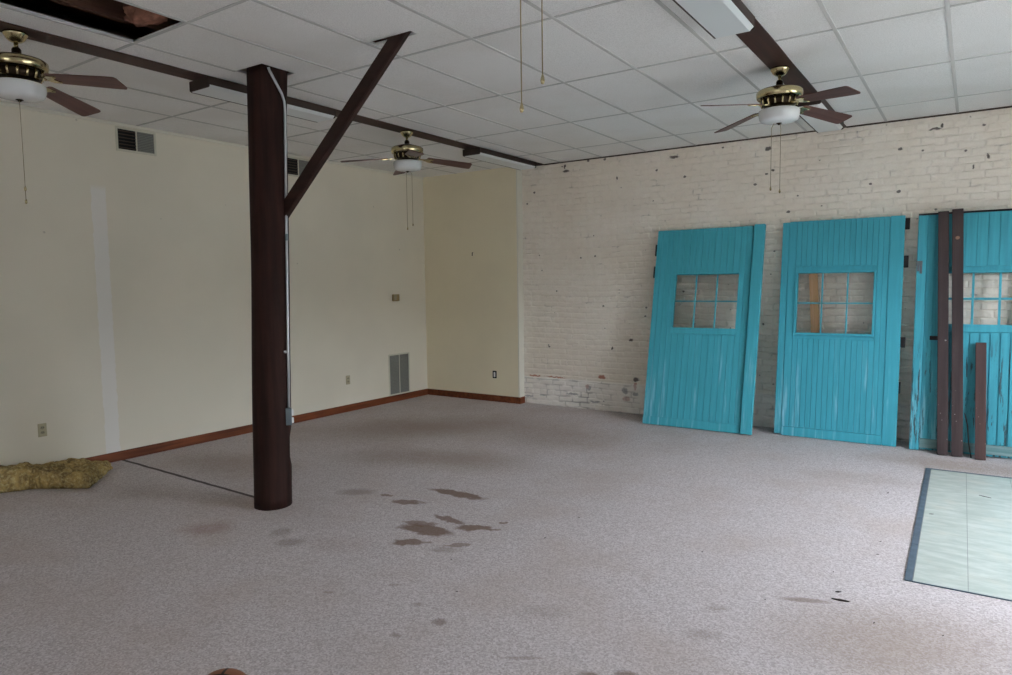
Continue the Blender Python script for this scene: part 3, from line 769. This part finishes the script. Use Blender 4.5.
def register(label, y, z, w, h, ncol, slats, left_open=False, horiz=True, group='wall air vents'):
    t = thing('air_vent', label, 'air vent', (0, y, z), (0, 0, PI / 2), group)
    fw = .022
    bm = nb(); ring(bm, -w / 2 + fw, w / 2 - fw, -h / 2 + fw, h / 2 - fw, fw, .0005, .010, .003)
    fr = obj('vent_frame', bm, M['ventwhite'], t)
    obj('duct_back', boxbm(-w / 2 + fw, w / 2 - fw, -.002, -.0005, -h / 2 + fw, h / 2 - fw), M['black'], t)
    cw = (w - 2 * fw) / ncol
    for c in range(1, ncol): u = -w / 2 + fw + c * cw; obj('mullion', boxbm(u - .006, u + .006, -.010, -.002, -h / 2 + fw, h / 2 - fw), M['ventwhite'], t)
    for c in range(ncol):
        u0 = -w / 2 + fw + c * cw + .004; u1 = u0 + cw - .008
        bm = nb(); dense = not (left_open and c == 0); n = slats * (2 if dense and left_open else 1)
        for k in range(n):
            zc = -h / 2 + fw + (k + .5) * (h - 2 * fw) / n; s = (h - 2 * fw) / n * (.36 if dense else .14)
            vs = box(bm, u0, u1, -.009, -.0035, zc - s, zc + s)
            for v in vs:
                if v.co.y < -.006: v.co.z -= s * .5
        obj('louvers', bm, M['ventgrey'] if dense else M['trimdark'], t)
    return t
register('supply air vent high on the left wall, left of the brown post', -4.428, 3.127, .40, .235, 2, 6, True)
register('supply air vent high on the left wall, half hidden behind the diagonal brace', -2.45, 3.13, .40, .235, 2, 6, True)
register('tall return air grille low on the left wall near the corner', -.745, .392, .44, .60, 2, 26)

# ------------------------------------------------------------------ floor things
t = thing('vinyl_tile_patch', 'pale green marbled vinyl tile patch set in the carpet at the right edge', 'floor tiles', (6.629, -3.83, 0), (0, 0, .0105))
x0, y0, x1, y1 = 6.60, -3.83, 8.2, -1.10
bm = nb(); xs = [6.64, 6.897, 7.20, 7.505, 7.81, 8.115, x1]; ys = [y1 - .03 - .305 * k for k in range(9)] + [y0 + .008]
for a, b in zip(xs, xs[1:]):
    for c, d in zip(ys[1:], ys): box(bm, a + .0014 - x0, b - .0014 - x0, c + .0006 - y0, d - .0006 - y0, .0, .0045)
obj('vinyl_tiles', bm, M['vinyl'], t)
bm = nb(); box(bm, .0, x1 - x0, 0, y1 - y0, .0, .0028); obj('joint_bed', bm, plain('joint_dark', srgb(140, 144, 142), .7), t)
bm = nb(); cut = [y0, -3.2, -2.62, -2.0, -1.52, y1]
for c, d in zip(cut, cut[1:]):
    vs = box(bm, .0, .037, c + .0015 - y0, d - .0015 - y0, .0, .0062)
box(bm, .037, x1 - x0, y1 - .028 - y0, y1 - y0, .0, .0062); box(bm, .037, x1 - x0, 0, .008, .0, .006)
obj('border_strip', bm, M['slate'], t)

# insulation batt against the left wall
foot = [(.79, -5.39), (.63, -5.24), (.46, -5.09), (.30, -4.97), (.20, -4.945), (.07, -5.06), (.035, -5.25), (.03, -5.6), (.03, -5.95), (.04, -6.25), (.16, -6.22), (.24, -5.92), (.36, -5.70), (.50, -5.60), (.66, -5.48)]
cen = Vector((.30, -5.50)); bm = nb(); NS, NR, NH = 150, 16, 7
def footr(a):
    d = Vector((math.cos(a), math.sin(a))); best = 0.05
    for p, q in zip(foot, foot[1:] + foot[:1]):
        p, q = Vector(p) - cen, Vector(q) - cen; e = q - p; den = d.x * e.y - d.y * e.x
        if abs(den) < 1e-9: continue
        s = (p.x * e.y - p.y * e.x) / den; u = (p.x * d.y - p.y * d.x) / den
        if s > 0 and -1e-6 <= u <= 1 + 1e-6: best = max(best, s)
    return best
def hgt(y): return .070 + .115 * max(0, min(1, (-4.98 - y) / .9))
rings = []
def lump(x, y, z, k=1.0):
    return k * (.022 * mnoise.noise(Vector((x * 7, y * 7, z * 7))) + .014 * mnoise.noise(Vector((x * 19, y * 19, z * 19 + 4))) + .007 * mnoise.noise(Vector((x * 48, y * 48, z * 48 + 9))))
for k in range(NH + 1):
    zz = k / NH; bul = .018 * math.sin(PI * k / NH)
    r = []
    for s in range(NS):
        a = 2 * PI * s / NS; R = footr(a) - .03 + bul + (lump(math.cos(a), math.sin(a), zz * .4, 1.1) if k else -.005)
        x, y = cen.x + R * math.cos(a), cen.y + R * math.sin(a)
        r.append(bm.verts.new((max(x, .019), y, zz * hgt(y) + (lump(x, y, 0, .8) if k == NH else 0))))
    rings.append(r)
for q in range(1, NR):
    r = []
    for s in range(NS):
        b = rings[NH][s].co; f = 1 - q / NR
        x, y = cen.x + (b.x - cen.x) * f, cen.y + (b.y - cen.y) * f
        r.append(bm.verts.new((x, y, hgt(y) + .012 + lump(x, y, 0, 1.7))))
    rings.append(r)
for a, b in zip(rings, rings[1:]):
    for s in range(NS): bm.faces.new((a[s], a[(s + 1) % NS], b[(s + 1) % NS], b[s]))
bm.faces.new(rings[-1]); bm.faces.new(list(reversed(rings[0])))
for v in bm.verts: v.co.x -= .3; v.co.y += 5.5
o = obj('insulation_batt', bm, M['wool'], smooth=True); o.location = (.3, -5.5, .002)
tag(o, 'yellow glass wool insulation batt lying on the carpet against the left wall', 'insulation')
# loose tuft in the open ceiling tile
bm = nb(); bmesh.ops.create_icosphere(bm, subdivisions=4, radius=1)
for v in bm.verts:
    n = v.co.copy(); k = 1 + .35 * mnoise.noise(n * 2.2) + .18 * mnoise.noise(n * 6)
    v.co = Vector((n.x * .15 * k, n.y * .10 * k, n.z * .066 * k))
o = obj('insulation_tuft', bm, M['pink'], smooth=True); o.location = (2.62, -5.745, H + .092)
tag(o, 'pinkish brown insulation tuft showing in the open ceiling tile', 'insulation')

# ball cut by the lower frame edge
bm = nb(); bmesh.ops.create_uvsphere(bm, u_segments=40, v_segments=24, radius=.12)
o = obj('ball', bm, M['ball'], smooth=True); o.location = (4.602, -6.706, .12); o.rotation_euler = (.1, .05, .62)
tag(o, 'brown ball with a dark seam on the carpet, cut by the bottom edge', 'ball')

# litter
def splinter(label, x, y, L, w, deg, mat, group=None, z=.0008, name='wood_splinter', cat='splinter'):
    bm = nb(); a = math.radians(deg)
    n = 7; top, bot = [], []
    for k in range(n):
        s = k / (n - 1) - .5; ww = w * (1 - .7 * abs(2 * s)) * random.uniform(.7, 1.1)
        top.append((s * L, ww / 2)); bot.append((s * L, -ww / 2))
    prism(bm, bot + top[::-1], 2, 0, max(.002, w * .2))
    o = obj(name, bm, mat); o.location = (x, y, z); o.rotation_euler = (0, 0, a)
    tag(o, label, cat, group); return o
splinter('dark splinter lying on the pale green floor tiles', 7.023, -1.82, .085, .012, -25, M['splinter'], z=.0052)
splinter('dark splinter on the carpet left of the tile patch corner, beside a tan stain', 6.37, -4.281, .085, .02, 5, M['splinter'])
splinter('short dark scrap on the carpet just behind the longer splinter by the tan stain', 6.345, -4.18, .032, .014, 30, M['splinter'])
for x, y, l in [(6.462, -3.494, .02), (6.28, -3.913, .016), (6.545, -4.456, .02), (6.036, -4.479, .014), (4.60, -3.86, .022), (4.599, -4.334, .024), (6.392, -2.077, .03), (6.455, -3.25, .016), (5.55, -4.02, .016), (6.83, -4.42, .016), (4.60, -5.28, .014), (4.30, -4.95, .014)]:
    splinter('tiny dark fleck lying on the grey carpet', x, y, l * .8, l * .4, random.uniform(0, 90), M['splinter'], 'dark flecks on the carpet', name='debris_fleck', cat='debris')
splinter('short dark scrap at the left edge of the pale green tiles', 6.70, -2.49, .028, .008, 20, M['splinter'], z=.0052)
splinter('tiny white scrap on the carpet in front of the yellow insulation', .83, -5.53, .022, .014, 30, M['paper'], name='paper_scrap', cat='scrap')

# ------------------------------------------------------------------ light
w = bpy.data.worlds.new('World'); SC.world = w; w.use_nodes = True
bg = w.node_tree.nodes['Background']; bg.inputs[0].default_value = (.86, .94, 1.05, 1); bg.inputs[1].default_value = 41
def portal(name, loc, rot, sx, sy):
    L = bpy.data.lights.new(name, 'AREA'); L.shape = 'RECTANGLE'; L.size = sx; L.size_y = sy; L.cycles.is_portal = True
    o = bpy.data.objects.new(name, L); COL.objects.link(o); o.location = loc; o.rotation_euler = rot
for k, (s0, s1, z0, z1) in enumerate(RH):
    portal('daylight_portal', (XR + .21, (s0 + s1) / 2, (z0 + z1) / 2), (0, PI / 2, 0), z1 - z0, s1 - s0)
for (s0, s1, z0, z1) in FH:
    portal('daylight_portal', ((s0 + s1) / 2, YF - .21, (z0 + z1) / 2), (PI / 2, 0, 0), s1 - s0, z1 - z0)

# ------------------------------------------------------------------ camera
f, yaw, pitch, roll = 691.241, -.593863, -.0778761, -.0130416
fw = Vector((math.sin(yaw) * math.cos(pitch), math.cos(yaw) * math.cos(pitch), math.sin(pitch)))
rt = Vector((math.cos(yaw), -math.sin(yaw), 0)); up = rt.cross(fw)
c, s = math.cos(roll), math.sin(roll)
r2 = c * rt + s * up; u2 = -s * rt + c * up
cd = bpy.data.cameras.new('camera'); co = bpy.data.objects.new('camera', cd); COL.objects.link(co)
cd.sensor_width = 36; cd.lens = f / 1012 * 36; cd.clip_start = .05; cd.clip_end = 200
co.matrix_world = Matrix(((r2.x, u2.x, -fw.x, 6.89342), (r2.y, u2.y, -fw.y, -8.16229), (r2.z, u2.z, -fw.z, 1.68191), (0, 0, 0, 1)))
SC.camera = co
SC.view_settings.view_transform = 'Standard'; SC.view_settings.look = 'None'
SC.view_settings.exposure = 0.0; SC.view_settings.gamma = 1.0; SC.view_settings.use_curve_mapping = False
SC.cycles.use_denoising = True
SC.cycles.max_bounces = 10; SC.cycles.diffuse_bounces = 6; SC.cycles.transparent_max_bounces = 8
SC.cycles.sample_clamp_indirect = 6
